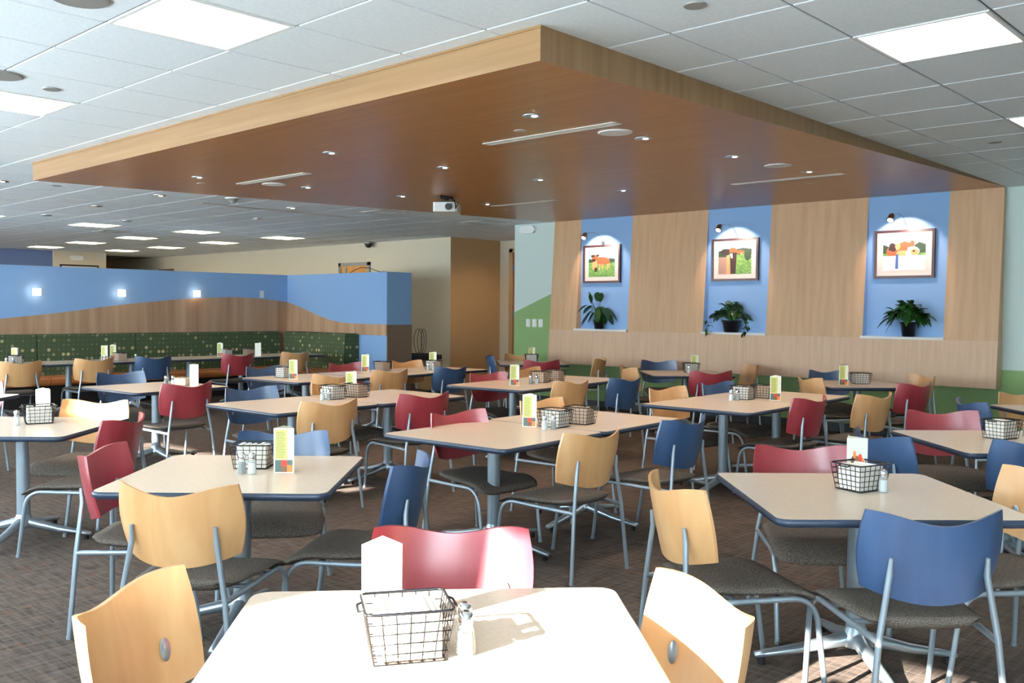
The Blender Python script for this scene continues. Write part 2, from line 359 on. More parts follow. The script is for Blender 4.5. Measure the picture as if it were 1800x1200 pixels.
# wall lights, switch plate
for y,z,l in ((5.02,1.584,'leftmost'),(6.24,1.590,'middle'),(7.465,1.603,'right-hand')):
    th=thing('wall_sconce','small glowing cube wall light on the blue partition, %s of three'%l,'wall light',(PX,y,z),0,'cube wall lights on the blue partition')
    MB().box(0,.02,-.04,.04,-.04,.04).build('back_plate','chrome',th)
    MB().box(.02,.09,-.045,.045,-.05,.05).build('shade','bulbw',th)
    l_=lamp('sconce_glow','POINT',(.2,0,0),.25,(1,.62,.32),shadow_soft_size=.06); l_.parent=th
th=thing('wall_switch','white switch plate on the blue partition near its inner corner','switch',(PX,8.69,1.615))
MB().box(0,.008,-.04,.04,-.06,.06).build('cover_plate','white',th); MB().box(.008,.014,-.015,.015,-.03,.03).build('rocker','card',th)

# ------------------------------------------------------------------ ceiling fittings
def troffer(x,y,w_,h_,z,m,label,group=None):
    th=thing('ceiling_light',label,'ceiling light',(x,y,z),0,group)
    f=.018; mb=MB()
    mb.box(-w_/2,w_/2,-h_/2,-h_/2+f,-.004,.012).box(-w_/2,w_/2,h_/2-f,h_/2,-.004,.012).box(-w_/2,-w_/2+f,-h_/2+f,h_/2-f,-.004,.012).box(w_/2-f,w_/2,-h_/2+f,h_/2-f,-.004,.012)
    mb.build('light_frame','white',th)
    MB().box(-w_/2+f,w_/2-f,-h_/2+f,h_/2-f,0,.006).build('diffuser',m,th)
for (i,j),l in (((2,0),'square lit ceiling panel at the top left of the ceiling, before the wooden soffit'),((-2,0),'square lit ceiling panel cut by the left edge of the view'),((6,4),'square lit ceiling panel at the top right, beside the wooden soffit'),((6,8),'square lit ceiling panel cut by the right edge, nearest the back wall')):
    troffer(X0+(i+.5)*AX,Y0+(j+.5)*AY,AX-.012,AY-.012,HC,'lightp',l,'large lit ceiling panels')
far=[(-14.93,6.26,'nearest of the far ceiling lights, over the second cube wall light'),(-14.85,7.95,'far ceiling light above the third cube wall light'),(-14.80,9.64,'far ceiling light standing rightmost, nearest the cream wall'),
(-17.05,7.92,'far ceiling light just left of the one over the third wall light'),(-16.95,9.55,'far ceiling light second from the right'),
(-19.2,7.87,'far ceiling light above the tan column'),(-19.28,9.6,'far ceiling light right of the tan column in the third row'),(-21.32,7.87,'far ceiling light above the far blue wall, leftmost whole one'),(-21.2,9.5,'far ceiling light lowest in view, beside the tan column')]
for x,y,l in far: troffer(x,y,.62,.60,HC-.006,'lightw','warm square '+l,'warm ceiling lights of the far area')
troffer(-14.75,4.5,.62,.60,HC-.006,'lightw','warm square far ceiling light cut by the left edge of the view','warm ceiling lights of the far area')
troffer(-23.3,7.5,.62,.60,HC-.006,'lightw','warm square far ceiling light at the left edge above the blue wall','warm ceiling lights of the far area')
def ndisc(name,label,cat,x,y,z,r,hgt,m,group=None,rim=None,tilt=0):
    th=thing(name,label,cat,(x,y,z),0,group)
    MB().lathe([(r,0),(r,-hgt*.6),(r*.93,-hgt)],24).build('trim_ring' if rim else 'cover',rim or m,th)
    if rim: MB().lathe([(r*.34,-hgt-.001),(r*.30,-hgt-.004)],16,(r*.35,0,0)).build('lamp',m,th)
    th.rotation_euler=(tilt,0,0); return th
TS=math.atan((HC-sz)/(10.38-sy0))
rows=['first','second','third','fourth']; cols=['right','middle','left']
for i,x in enumerate((-3.71,-5.72,-7.68)):
    for j,y in enumerate((4.13,5.27,6.47,7.76)):
        th=ndisc('soffit_downlight','small round downlight in the wooden soffit, %s column, %s from its front edge'%(cols[i],rows[j]),'downlight',x,y,zs(y)-.001,.058,.006,'bulb','downlights in the wooden soffit','alu',TS)
        dl=lamp('downlight_beam','SPOT',(0,0,-.02),42,(1,.78,.58),(0,0,0),spot_size=D(105),spot_blend=.7,shadow_soft_size=.04); dl.parent=th
for x,y,l in ((-3.70,4.94,'right, near the front edge'),(-3.70,7.2,'right, towards the back wall'),(-7.67,4.9,'left, beside the slot diffuser')):
    ndisc('ceiling_speaker','round white speaker grille in the wooden soffit, '+l,'speaker',x,y,zs(y)-.001,.115,.008,'white','round speakers in the soffit',None,TS)
for x,y,l in ((-4.10,4.45,'front right'),(-8.09,4.38,'front left'),(-4.09,8.64,'back right'),(-8.06,8.51,'back left')):
    ndisc('sprinkler_cover','tiny round sprinkler cover in the wooden soffit, '+l,'sprinkler',x,y,zs(y)-.001,.04,.004,'slot','sprinkler covers in the soffit',None,TS)
def slot(x0,x1,y,label,z=None,ym=None,dark=False,w_=.075,grp='slot air diffusers in the soffit'):
    z=z if z is not None else zs(y)-.001
    th=thing('slot_diffuser',label,'air diffuser',((x0+x1)/2,y,z),0,grp); h=(x1-x0)/2
    mb=MB()
    for k in (-1,0,1): mb.box(-h,h,k*w_/2-.008,k*w_/2+.008,-.006,.001)
    mb.box(-h-.008,-h,-w_/2,w_/2,-.006,.001).box(h,h+.008,-w_/2,w_/2,-.006,.001); mb.build('slot_frame','slot',th)
    MB().box(-h,h,-w_/2,w_/2,-.003,0).build('slot_backing','slotd' if dark else 'greym',th); th.rotation_euler=(TS,0,0) if z<HC-.004 else (0,0,0); return th
slot(-4.63,-3.49,4.68,'linear slot air diffuser in the wooden soffit, front right')
slot(-7.87,-6.79,4.66,'linear slot air diffuser in the wooden soffit, front left')
slot(-4.65,-3.54,8.13,'linear slot air diffuser in the wooden soffit, back right')
slot(-7.80,-6.78,8.0,'linear slot air diffuser in the wooden soffit, behind the projector')
th=slot(-1.13,1.13,0,'long dark slot air diffuser in the white ceiling left of the soffit',0,dark=True,w_=.06,grp='x'); th.location=(-10.72,6.94,HC-.002); th.rotation_euler=(0,0,PI/2); del th['group']
cdl=[(-10.37,5.09,'lit round downlight in the white ceiling just behind the soffit corner'),(-10.31,6.84,'lit round downlight in the white ceiling beside the long slot diffuser'),(-12.12,5.11,'round downlight in the white ceiling, second row left of the soffit'),(-13.9,5.15,'round downlight in the white ceiling far left, near the partition'),(-13.84,6.28,'round downlight in the white ceiling over the first far light panel'),(-10.49,3.44,'lit round downlight in the white ceiling at the left edge of the view'),(-11.94,7.35,'round downlight in the white ceiling before the rightmost warm light')]
for x,y,l in cdl: ndisc('ceiling_downlight',l,'downlight',x,y,HC-.001,.075,.008,'bulbw' if 'lit round' in l else 'greym','downlights in the white ceiling','chrome')
for x,y,l in ((-5.82,2.19,'pale round sprinkler cover on a ceiling tile near the left lit panel'),(-2.15,3.42,'pale round sprinkler cover on the ceiling at the top right'),(-2.155,7.63,'pale round sprinkler cover on the ceiling near the right edge'),(-10.41,3.96,'pale round sprinkler cover on the ceiling behind the left soffit corner')):
    ndisc('ceiling_sprinkler_cover',l,'sprinkler',x,y,HC-.001,.05,.006,'greym','sprinkler covers in the white ceiling')
for x,y,l in ((-4.02,1.63,'grey round ceiling speaker cut by the top edge of the view'),(-5.68,1.86,'grey round ceiling speaker cut by the left edge of the view')):
    ndisc('ceiling_loudspeaker',l,'speaker',x,y,HC-.001,.12,.01,'greym','round grey speakers in the white ceiling')
th=thing('smoke_detector','white cone shaped smoke detector on the ceiling behind the soffit','smoke detector',(-9.95,5.79,HC))
MB().lathe([(.09,0),(.09,-.012)],20).build('base_plate','white',th); MB().lathe([(.07,-.012),(.03,-.05),(.03,-.06)],20).build('sensor','greym',th)
def grille(x,y,label):
    th=thing('air_grille',label,'air vent',(x,y,HC-.001),0,'square air grilles in the ceiling'); s=.24
    mb=MB()
    for a,b,c,d in ((-s,s,-s,-s+.03),(-s,s,s-.03,s),(-s,-s+.03,-s,s),(s-.03,s,-s,s)): mb.box(a,b,c,d,-.008,0)
    mb.build('grille_frame','slot',th); mb=MB()
    for k in range(9): mb.box(-s+.03,s-.03,-s+.045+k*.05,-s+.06+k*.05,-.007,-.002)
    mb.build('louvres','greym',th); MB().box(-s+.03,s-.03,-s+.03,s-.03,-.002,0).build('duct_opening','dgrey',th)
grille(-9.8,7.95,'square air grille in the ceiling left of the projector'); grille(-9.75,9.78,'square air grille in the ceiling near the pale wall')
grille(-16.0,7.0,'square air grille in the far ceiling between the warm lights')
# projector
th=thing('projector','white projector hanging from the wooden soffit on a black mount','projector',(-7.46,6.93,zs(6.93)),D(-50))
MB().lathe([(.07,0),(.07,-.015),(.025,-.02),(.025,-.05)],16).build('ceiling_mount','black',th)
MB().box(-.1,.12,-.07,.07,-.065,-.048).build('bracket','black',th)
mb=MB(); mb.prism([(-.20,-.13),(.16,-.13),(.18,-.11),(.18,.11),(.16,.13),(-.20,.13),(-.22,.10),(-.22,-.10)],-.17,-.07); mb.build('housing','white',th)
MB().tube([(.17,.04,-.12),(.215,.04,-.12)],.036,16).build('lens','black',th)
mb=MB()
for k in range(6): mb.box(-.223,-.219,-.07+k*.024,-.06+k*.024,-.15,-.09)
mb.build('vent_slits','greym',th)
for sgn,o in ((1,.02),(-1,.05)):
    MB().tube([(.1,.1,-.13),(.22,.12,-.14),(.27,.1+o,-.09),(.22,.08,-.04),(.13,.05*sgn,-.02),(.22,.0,-.012),(.33,-.03,-.03),(.28,-.02,-.004)],.007,6).build('cable','black',th)
# security camera, wall fittings
th=thing('security_camera','dark dome security camera at the top of the cream wall','security camera',(-14.4,11.3,HC)); MB().lathe([(.09,0),(.09,-.03)],18).build('housing','greym',th)
MB().lathe([(.075,-.03),(.07,-.07),(.045,-.10),(.01,-.115)],18).build('dome','black',th)
def emlight(name_l,x,y,z,rz=0):
    th=thing('emergency_light',name_l,'emergency light',(x,y,z),rz)
    MB().prism([(-.11,-.055),(.11,-.055),(.15,-.02),(.15,.02),(.11,.055),(-.11,.055),(-.15,.02),(-.15,-.02)],-.06,0,0,1).build('housing','white',th)
    for s in (-1,1): MB().lathe([(.035,0),(.045,.02)],14,(s*.075,0,0)).build('lamp_head','greym',th).rotation_euler=(PI/2,0,0)
emlight('white oval emergency light high on the pale wall beside the soffit',-9.425,YB,2.59)
emlight('white oval emergency light on the distant tan column',-22.6,9.03,2.53,D(90))
for k,l in enumerate(('left','middle','right')):
    th=thing('light_switch','white light switch on the green wall, %s of a row of three'%l,'switch',(-9.42+k*.125,YB-.004,1.185),0,'three white switches on the green wall')
    MB().box(-.042,.042,-.008,0,-.06,.06).build('cover_plate','white',th); MB().box(-.015,.015,-.013,-.008,-.03,.03).build('rocker','card',th)
th=thing('wall_outlet','small grey outlet plate low on the green wall under the oak panelling','outlet',(-7.93,YB-.004,.44)); MB().box(-.04,.04,-.008,0,-.06,.06).build('cover_plate','greym',th); MB().box(-.018,.018,-.011,-.008,-.035,.035).build('sockets','white',th)
th=thing('door','oak door in the cream wall, its top showing above the partition','door',(-14.98,11.42,0)); th['kind']='structure'; th.name='door_1'
MB().box(-.43,.43,-.02,0,0,2.23).build('door_leaf','doorw',th)
mb=MB(); mb.box(-.50,-.43,-.04,0,0,2.30).box(.43,.50,-.04,0,0,2.30).box(-.5,.5,-.04,0,2.23,2.30); mb.build('door_frame','greym',th)
MB().box(-.30,-.24,-.035,-.02,1.95,2.2).build('door_closer','greym',th)
for k in ('label','category'): del th[k]
th=thing('door_2','x','x',(-11.55,12.7,0)); th['kind']='structure'; del th['label']; del th['category']
MB().box(-.27,.6,-.02,0,0,2.45).build('door_leaf','doorr',th); MB().box(-.36,-.27,-.05,0,0,2.52).box(-.36,.7,-.05,0,2.45,2.52).build('door_frame','tan',th)
for z in (2.1,1.25,.4): MB().box(-.28,-.25,-.06,-.02,z,z+.12).build('hinge','greym',th)
th=thing('wall_sign','black framed notice on the distant tan column, only its top showing','picture frame',(-22.6,9.1,2.0)); MB().box(0,.03,-.45,.45,-.4,.37).build('frame','black',th); MB().box(.03,.034,-.41,.41,-.36,.33).build('notice','matte',th)
th=thing('wall_vent','small brown vent on the far cream wall just above the partition','air vent',(-22.9,11.42,2.3)); MB().box(-.4,.4,-.03,0,-.1,.06).build('cover','pbrown',th)
mb=MB()
for k in range(5): mb.box(-.36,.36,-.034,-.03,-.08+k*.026,-.07+k*.026)
mb.build('louvres','dgrey',th)
# things by the end of the partition
tag(MB().tube([(-12.55,PY+.25,PT+.006),(-12.45,PY+.25,PT+.05),(-12.25,PY+.26,PT+.10),(-12.0,PY+.25,PT+.085),(-11.8,PY+.25,PT+.03),(-11.7,PY+.25,PT+.012)],.006,6).build('cable','black'),'thin dark cable arching up from the top of the blue partition','cable')
tag(MB().box(-11.72,-11.6,PY+.2,PY+.3,PT,PT+.02).build('cable_box','black'),'small flat black box on top of the blue partition by the cable','box')
th=thing('wire_rack','thin wire oval rack standing just behind the end of the partition','rack',(-11.42,9.93,.68))
mb=MB()
for q in (0,.06,.12):
    mb.tube([(.10*math.cos(a)*(1-q*3),.05+q,.18+.2*math.sin(a)) for a in [k*2*PI/20 for k in range(20)]],.005,5,closed=True)
mb.build('wire_hoops','wire',th)
MB().box(-.12,.12,.0,.2,-.04,-.02).build('foot','wire',th)
th=thing('service_counter','dark topped counter end behind the end of the partition','counter',(-11.45,9.93,0))
MB().box(-.3,.28,-.12,.35,.56,.64).build('worktop','black',th); MB().box(-.28,.2,-.1,.33,0,.56).build('cabinet','tan',th)

# ------------------------------------------------------------------ framed cow photographs, lamps, plants
def blob(cx,cz,rx,rz,n=14,seed=0,rot=0):
    rn=random.Random(seed); o=[]
    for k in range(n):
        a=2*PI*k/n; q=1+rn.uniform(-.14,.14); x=rx*math.cos(a)*q; z=rz*math.sin(a)*q
        o.append((cx+x*math.cos(rot)-z*math.sin(rot),cz+x*math.sin(rot)+z*math.cos(rot)))
    return o
Mt['c_sky']=mat('photo_sky',rgb(150,184,206),.5); Mt['c_hill']=mat('photo_trees',rgb(46,70,44),.5); Mt['c_grass']=noisy('photo_grass',rgb(84,132,60),rgb(140,180,90),(30,30,60),1,.5)
Mt['c_cow']=mat('photo_cow_brown',rgb(176,92,50),.5); Mt['c_cowl']=mat('photo_cow_tan',rgb(222,160,104),.5); Mt['c_cowd']=mat('photo_cow_dark',rgb(58,30,24),.5); Mt['c_white']=mat('photo_white',rgb(240,238,236),.5); Mt['c_blue']=mat('photo_blue',rgb(70,100,160),.5); Mt['c_road']=mat('photo_path',rgb(166,130,112),.5)
PM=['c_sky','c_hill','c_grass','c_cow','c_cowl','c_cowd','c_white','c_blue','c_road']
def photo(kind,w_,h_):
    mb=MB(); L=[0]
    def lay(poly,mi):
        L[0]+=1; y=-.0205-.0003*L[0]
        n=len(poly); mb.add([(p[0]*w_/2,y,p[1]*h_/2) for p in poly],[tuple(range(n))],mi)
    def rect(a,b,c,d,mi): lay([(a,c),(b,c),(b,d),(a,d)],mi)
    if kind==0:
        rect(-1,1,.1,1,0); lay([(-1,.0),(1,.0),(1,.35),(.6,.42),(.2,.3),(-.5,.34),(-1,.4)],1); rect(-1,1,-1,.12,2)
        lay([(-.5,.3),(-.2,.55),(.3,.5),(.62,.35),(.6,.0),(.1,-.1),(-.2,-.15)],3)
        for a,b in ((-.15,-.45),(.05,-.4),(.45,-.5),(.55,-.35)): lay([(a-.05,0),(a+.08,0),(a+.04,b),(a-.03,b)],4)
        lay(blob(-.5,.4,.28,.34,12,3,.2),3); lay(blob(-.5,-.05,.2,.42,12,4,-.1),4); lay(blob(-.66,.62,.14,.1,8,5),5); lay(blob(-.3,.66,.12,.09,8,6),5); lay(blob(-.6,.3,.16,.12,8,6),5)
        lay([(-.55,-.3),(-.3,-.25),(-.35,-.8),(-.5,-.7)],5); lay(blob(.75,.22,.12,.14,8,2),1); lay(blob(0,-.75,.9,.16,16,9),6 if False else 2)
    elif kind==1:
        rect(-1,1,.1,1,0); lay([(-1,.2),(1,.2),(1,.7),(.5,.8),(0,.7),(-.4,.75),(-1,.6)],1); rect(-.1,1,-1,.35,2); lay([(-1,-1),(-.05,-1),(-.1,.2),(-1,.2)],8)
        lay(blob(-.6,.55,.26,.22,12,1),5); lay(blob(-.1,.6,.22,.26,12,2),3); lay([(-.35,.5),(.12,.5),(.06,-.97),(-.28,-.97)],5); lay([(-.5,.3),(-.3,.35),(-.25,-.97),(-.5,-.97)],4)
        lay(blob(.35,.5,.26,.14,12,3,-.1),3); lay(blob(.42,.42,.07,.06,8,3),4); lay(blob(.78,.25,.2,.34,12,8),1); lay([(-.3,.42),(-.15,.44),(-.12,.1),(-.22,.12)],6)
    else:
        rect(-1,1,.1,1,0); lay([(-1,-.1),(1,-.1),(1,.55),(.7,.7),(.4,.45),(-.6,.4),(-1,.6)],1); rect(-1,1,-1,.05,2)
        lay(blob(-.45,.1,.36,.5,14,1,.2),3); lay(blob(.1,.45,.36,.3,14,2),3); lay(blob(-.55,.42,.2,.26,12,3),5); lay(blob(-.3,.45,.14,.2,10,3),4); lay(blob(.38,.68,.12,.12,8,3),3); lay(blob(-.1,-.05,.3,.3,12,7),4)
        lay(blob(.4,.12,.32,.3,14,5),6); lay(blob(.5,.1,.2,.18,12,5),4); lay(blob(.46,.16,.06,.06,8,5),5)
        rect(-1,1,-1,-.1,6); lay([(-.38,-.02),(-.26,.02),(-.26,-.9),(-.4,-.88)],7)
    return mb
pics=[(-7.985,2.035,'framed photo of a brown calf in a meadow, hanging in the left niche'),(-5.895,2.030,'framed photo of cattle on a path beside grass, hanging in the middle niche'),(-3.82,2.027,'framed photo of two cow heads over a white band, hanging in the right niche')]
for k,(x,z,l) in enumerate(pics):
    th=thing('framed_photo',l,'picture',(x,YB-.052,z),0,'framed cow photos in the niches'); W,H=.65,.53
    mb=MB(); f=.028
    for a,b,c,d in ((-W/2,W/2,-H/2,-H/2+f),(-W/2,W/2,H/2-f,H/2),(-W/2,-W/2+f,-H/2+f,H/2-f),(W/2-f,W/2,-H/2+f,H/2-f)): mb.box(a,b,-.032,0,c,d)
    mb.build('frame','frame',th); MB().box(-W/2+f,W/2-f,-.02,-.002,-H/2+f,H/2-f).build('mat_board','matte',th)
    photo(k,W-.19,H-.17).build('photo_print',PM,th)
    tl=thing('picture_lamp','small chrome spotlight on a curved arm above the %s niche photo'%('left','middle','right')[k],'picture light',(x+.01,YB-.05,z+H/2),0,'picture lamps over the cow photos')
    MB().box(-.02,.02,-.02,0,.0,.05).build('bracket','chrome',tl)
    MB().tube([(0,-.01,.0),(0,-.015,.06),(-.005,-.08,.13),(-.01,-.2,.165),(-.01,-.32,.15),(-.01,-.40,.12)],.004,6).build('arm','chrome',tl)
    hd=MB().lathe([(.02,.05),(.035,.03),(.04,-.02),(.042,-.035)],16).build('lamp_head','chrome',tl,(-.01,-.41,.10)); hd.rotation_euler=(D(-38),0,0)
    bl=MB().lathe([(.034,-.030),(.03,-.038)],14).build('bulb','bulb',hd)
    sp=lamp('picture_spot','SPOT',(-.01,-.362,.062),17,(1,.78,.66),(D(54),0,0),spot_size=D(100),spot_blend=.25,shadow_soft_size=.012); sp.parent=tl
def leafm(mb,base,d,length,width,droop,n=5):
    base=Vector(base); d=Vector(d).normalized(); side=d.cross(Vector((0,0,1)))
    if side.length<.1: side=Vector((1,0,0))
    side.normalize(); vs=[];fs=[]
    for i in range(n+1):
        t=i/n; c=base+d*length*t+Vector((0,0,-droop*length*t*t)); wv=width*math.sin(PI*min(1,.06+t*.94))**.7*(1-.15*t)/2 if t<1 else .001
        up_=Vector((0,0,wv*.35))
        vs+=[c-side*wv+up_,c,c+side*wv+up_]
    for i in range(n):
        for k in (0,1): fs.append((i*3+k,i*3+k+1,(i+1)*3+k+1,(i+1)*3+k))
    mb.add(vs,fs,0,True)
def plant(x,label,kind,pr,ph,sd_):
    rn=random.Random(sd_); z0=1.123
    th=thing('potted_plant',label,'plant',(x,10.31,z0),0,'potted plants on the niche shelves')
    MB().lathe([(pr*.72,0),(pr*.8,.01),(pr,ph-.02),(pr*1.08,ph-.015),(pr*1.08,ph),(pr*.95,ph)],20).build('pot','pot',th)
    fm=MB(); sm=MB()
    def leaf_at(p,dr,l,w_,dp):
        b=Vector((0,0,ph-.02)); p=Vector(p); mid=(b+p)/2+Vector((0,0,.04)); sm.tube([b,mid,p],.003,5,cap=False); leafm(fm,p,dr,l,w_,dp)
    if kind==0:
        for (px,pz,dx,dz,l) in ((-.10,.30,-.15,1,.14),(.0,.30,.15,1,.14),(-.16,.24,-.8,-.5,.15),(-.13,.17,-.7,-.9,.20),(-.04,.22,-.1,-.9,.18),(.06,.22,.5,-.6,.16),(.12,.20,.7,-.7,.18),(.04,.16,.2,-.9,.14),(.15,.14,.7,-.9,.15),(-.06,.13,-.5,-.8,.12),(.0,.2,0,-1,.16),(.08,.12,.5,-.8,.12)):
            for r in range(3): leaf_at((px+rn.uniform(-.02,.02),rn.uniform(-.06,.04),pz+ph*.6+rn.uniform(-.02,.02)),(dx,rn.uniform(-.5,.1),dz),l*1.1,.10,.15)
    elif kind==1:
        for k in range(120):
            a=rn.uniform(-1,1); px=a*.21; pz=ph+.03+.19*(1-a*a)*rn.uniform(.2,1); leaf_at((px,rn.uniform(-.09,.05),pz),(a+rn.uniform(-.4,.4),rn.uniform(-.7,.2),rn.uniform(-.5,.7)),rn.uniform(.07,.11),.068,.4)
        for sgn in (-1,1):
            sm.tube([(sgn*.08,-.05,ph),(sgn*.2,-.08,ph+.04),(sgn*.28,-.09,ph-.04),(sgn*.29,-.09,.04)],.003,5)
            for k in range(12): leafm(fm,(sgn*(.22+rn.uniform(0,.08)),-.08+rn.uniform(-.03,.03),ph-.02-k*.013+rn.uniform(-.02,.02)),(sgn*rn.uniform(-.6,1),rn.uniform(-.6,.2),rn.uniform(-.8,.2)),.055,.04,.3)
    else:
        for k in range(62):
            a=rn.uniform(-1,1); px=a*.14; pz=ph+.04+.17*(1-a*a)*rn.uniform(.3,1); leaf_at((px,rn.uniform(-.09,.03),pz),(a*.9+rn.uniform(-.3,.3),rn.uniform(-.7,.1),rn.uniform(-.9,.6)),rn.uniform(.12,.17),.085,.3)
        for (px,pz,dx,dz) in ((.14,.26,1,-.25),(.18,.24,1,-.3),(-.16,.22,-1,-.5),(-.15,.18,-.6,-1),(-.2,.2,-.9,-.7)): leaf_at((px,-.05,pz),(dx,-.2,dz),.15,.085,.2)
    fm.build('foliage','leaf',th); sm.build('stems','leaf',th)
plant(-7.97,'peace lily with upright dark leaves in a black pot, left niche shelf',0,.075,.13,3)
plant(-5.89,'bushy trailing pothos in a wide black pot, middle niche shelf',1,.115,.15,5)
plant(-3.73,'leafy green plant with one large leaf reaching right in a black pot, right niche shelf',2,.082,.16,8)

# ------------------------------------------------------------------ tables
def rsq(h,r,n=4):
    o=[]
    for cx,cy,a0 in ((h-r,h-r,0),(-h+r,h-r,90),(-h+r,-h+r,180),(h-r,-h+r,270)):
        for k in range(n+1): a=D(a0+90*k/n); o.append((cx+r*math.cos(a),cy+r*math.sin(a)))
    return o
def table_parts(th,h=.457,zt=.675,booth=False):
    MB().prism(rsq(h-.004,.045),zt-.026,zt,0).build('tabletop','lam',th)
    mb=MB(); A=rsq(h-.004,.045); B=rsq(h+.004,.052); n=len(A)
    loops=[[(x,y,zt-.001) for x,y in A],[(x,y,zt-.005) for x,y in rsq(h+.001,.05)],[(x,y,zt-.013) for x,y in B],[(x,y,zt-.024) for x,y in rsq(h+.001,.05)],[(x,y,zt-.031) for x,y in rsq(h-.012,.045)]]
    vs=[v for l in loops for v in l]; fs=[]
    for i in range(len(loops)-1):
        for k in range(n): fs.append((i*n+k,(i+1)*n+k,(i+1)*n+(k+1)%n,i*n+(k+1)%n))
    mb.add(vs,fs,0,True); mb.add(loops[-1],[tuple(range(n))[::-1]],0); mb.build('edge_band','edge',th)
    MB().box(-.16,.16,-.05,.05,zt-.045,zt-.030).box(-.05,.05,-.16,.16,zt-.045,zt-.030).build('support_plate','steel',th)
    MB().lathe([(.037,.09),(.037,zt-.045)],20).build('column','steel',th)
    MB().lathe([(.03,.07),(.055,.075),(.058,.10),(.048,.125),(.038,.15)],20).build('hub','alu',th)
    for k in range(4):
        mb=MB(); L_=.40 if not booth else .33
        secs=[(.03,.105,.034,.032),(.10,.088,.030,.026),(.22,.062,.026,.020),(.34*L_/.4,.045,.022,.015),(L_,.036,.019,.012)]
        vs=[];fs=[]
        for (r,z,wd,hh) in secs:
            for q in range(10):
                a=2*PI*q/10; vs.append((r,wd*math.cos(a),z+hh*math.sin(a)))
        for i in range(len(secs)-1):
            for q in range(10): fs.append((i*10+q,i*10+(q+1)%10,(i+1)*10+(q+1)%10,(i+1)*10+q))
        fs+= [tuple(range(40,50))]; mb.add(vs,fs,0,True); mb.build('base_arm','alu',th,rz=k*PI/2)
    for k in range(4): MB().lathe([(.016,0),(.016,.028)],10,((L_-.03)*math.cos(k*PI/2),(L_-.03)*math.sin(k*PI/2),0)).build('glide','black',th)
GT='square dining tables with pale tops'
tproto=None
def place_table(x,y,a,label):
    global tproto
    if tproto is None:
        tproto=thing('dining_table',label,'table',(x,y,0),D(a),GT); table_parts(tproto); return tproto
    return dup(tproto,(x,y,0),D(a),label,GT)
def along(x,y,a,d): return x+math.cos(D(a))*d, y+math.sin(D(a))*d
TB=[]
def single(x,y,a,l): place_table(x,y,a,l)
def double(x,y,a,l1,l2,g=.462):
    for s,l in ((-g,l1),(g,l2)):
        px,py=along(x,y,a,s); place_table(px,py,a,l)
TL='pale square table '
single(-1.393,1.262,47,TL+'sunlit, at the bottom edge')
single(-3.566,2.116,43,TL+'left of centre behind a big maple chair')
single(-1.469,3.569,44,TL+'in the right foreground with the big blue chair in front')
double(-3.735,4.28,94,TL+'forming the near half of the middle pair',TL+'forming the far half of the middle pair, under the second basket')
single(-5.85,2.02,43,TL+'at the left edge before the blazing maple chair')
single(-7.95,3.86,95,TL+'with a tall bright card, behind a dark red chair')
double(-5.86,4.35,91.5,TL+'forming the near half of the pair left of centre',TL+'forming the far half of the pair left of centre')
single(-7.98,5.46,94,TL+'at the near end of the long row before the partition')
single(-8.04,6.40,94,TL+'in the middle of the long row before the partition')
single(-8.10,7.34,94,TL+'at the far end of the long row')
double(-6.03,6.87,97,TL+'under the tall food card, near half of its pair',TL+'far half of the pair that carries the tall food card')
double(-3.67,6.76,92,TL+'forming the near half of the pair right of centre',TL+'forming the far half of the pair right of centre')
single(-3.76,9.06,46,TL+'by the oak wall below the right niche')
single(-5.77,9.08,46,TL+'by the oak wall below the middle niche')
single(-8.30,9.28,47,TL+'by the green wall below the light switches')
single(-1.50,5.64,45,TL+'at the right edge behind a cut off blue chair')
single(-1.56,7.78,43,TL+'at the far right edge before a maple chair')
single(-7.98,2.10,44,TL+'showing only a corner at the left edge')
bl=['leftmost, cut by the view','under the leftmost booth menu card','between two maple chairs','behind the navy chair','right of the navy chair','behind the far red booth chair','last one before the partition corner']
bt=None
for k in range(7):
    y=3.12+k*.815; l='booth table with pale top by the dotted bench, '+bl[k]
    if bt is None:
        bt=thing('booth_table',l,'table',(-12.16,y,0),0,'booth tables along the bench'); table_parts(bt,.395,booth=True)
    else: dup(bt,(-12.16,y,0),0,l)

# ------------------------------------------------------------------ chairs
def backrest_mesh():
    mb=MB(); nx,nz=20,10; th_=.011
    def P(s,t,off):
        zt=.727+.036*(.5-.5*math.cos(PI*min(1,abs(s)*1.02)))
        zb_=.464+.040*s*s
        z=zb_+(zt-zb_)*t
        wv=.208+.022*math.sin(PI*min(1,t*.9+.05))+.008*t
        x=s*wv
        y=-.222+.052*s*s+.038*s**4-.055*t
        # normal offset backwards
        return (x+(-s*.3)*off*0,y-off,z)
    vs=[];fs=[]
    for o in (0,th_):
        for j in range(nz+1):
            for i in range(nx+1): vs.append(P(-1+2*i/nx,j/nz,o))
    W=nx+1; N_=W*(nz+1)
    for j in range(nz):
        for i in range(nx):
            a=j*W+i; fs.append((a,a+1,a+W+1,a+W)[::-1]); b=a+N_; fs.append((b,b+1,b+W+1,b+W))
    mb.add(vs,fs,0,True)
    rim=[i for i in range(W)]+[j*W+nx for j in range(1,nz+1)]+[nz*W+i for i in range(nx-1,-1,-1)]+[j*W for j in range(nz-1,0,-1)]
    n=len(rim); ev=[vs[i] for i in rim]+[vs[i+N_] for i in rim]
    mb.add(ev,[(k,(k+1)%n,(k+1)%n+n,k+n)[::-1] for k in range(n)],0); return mb
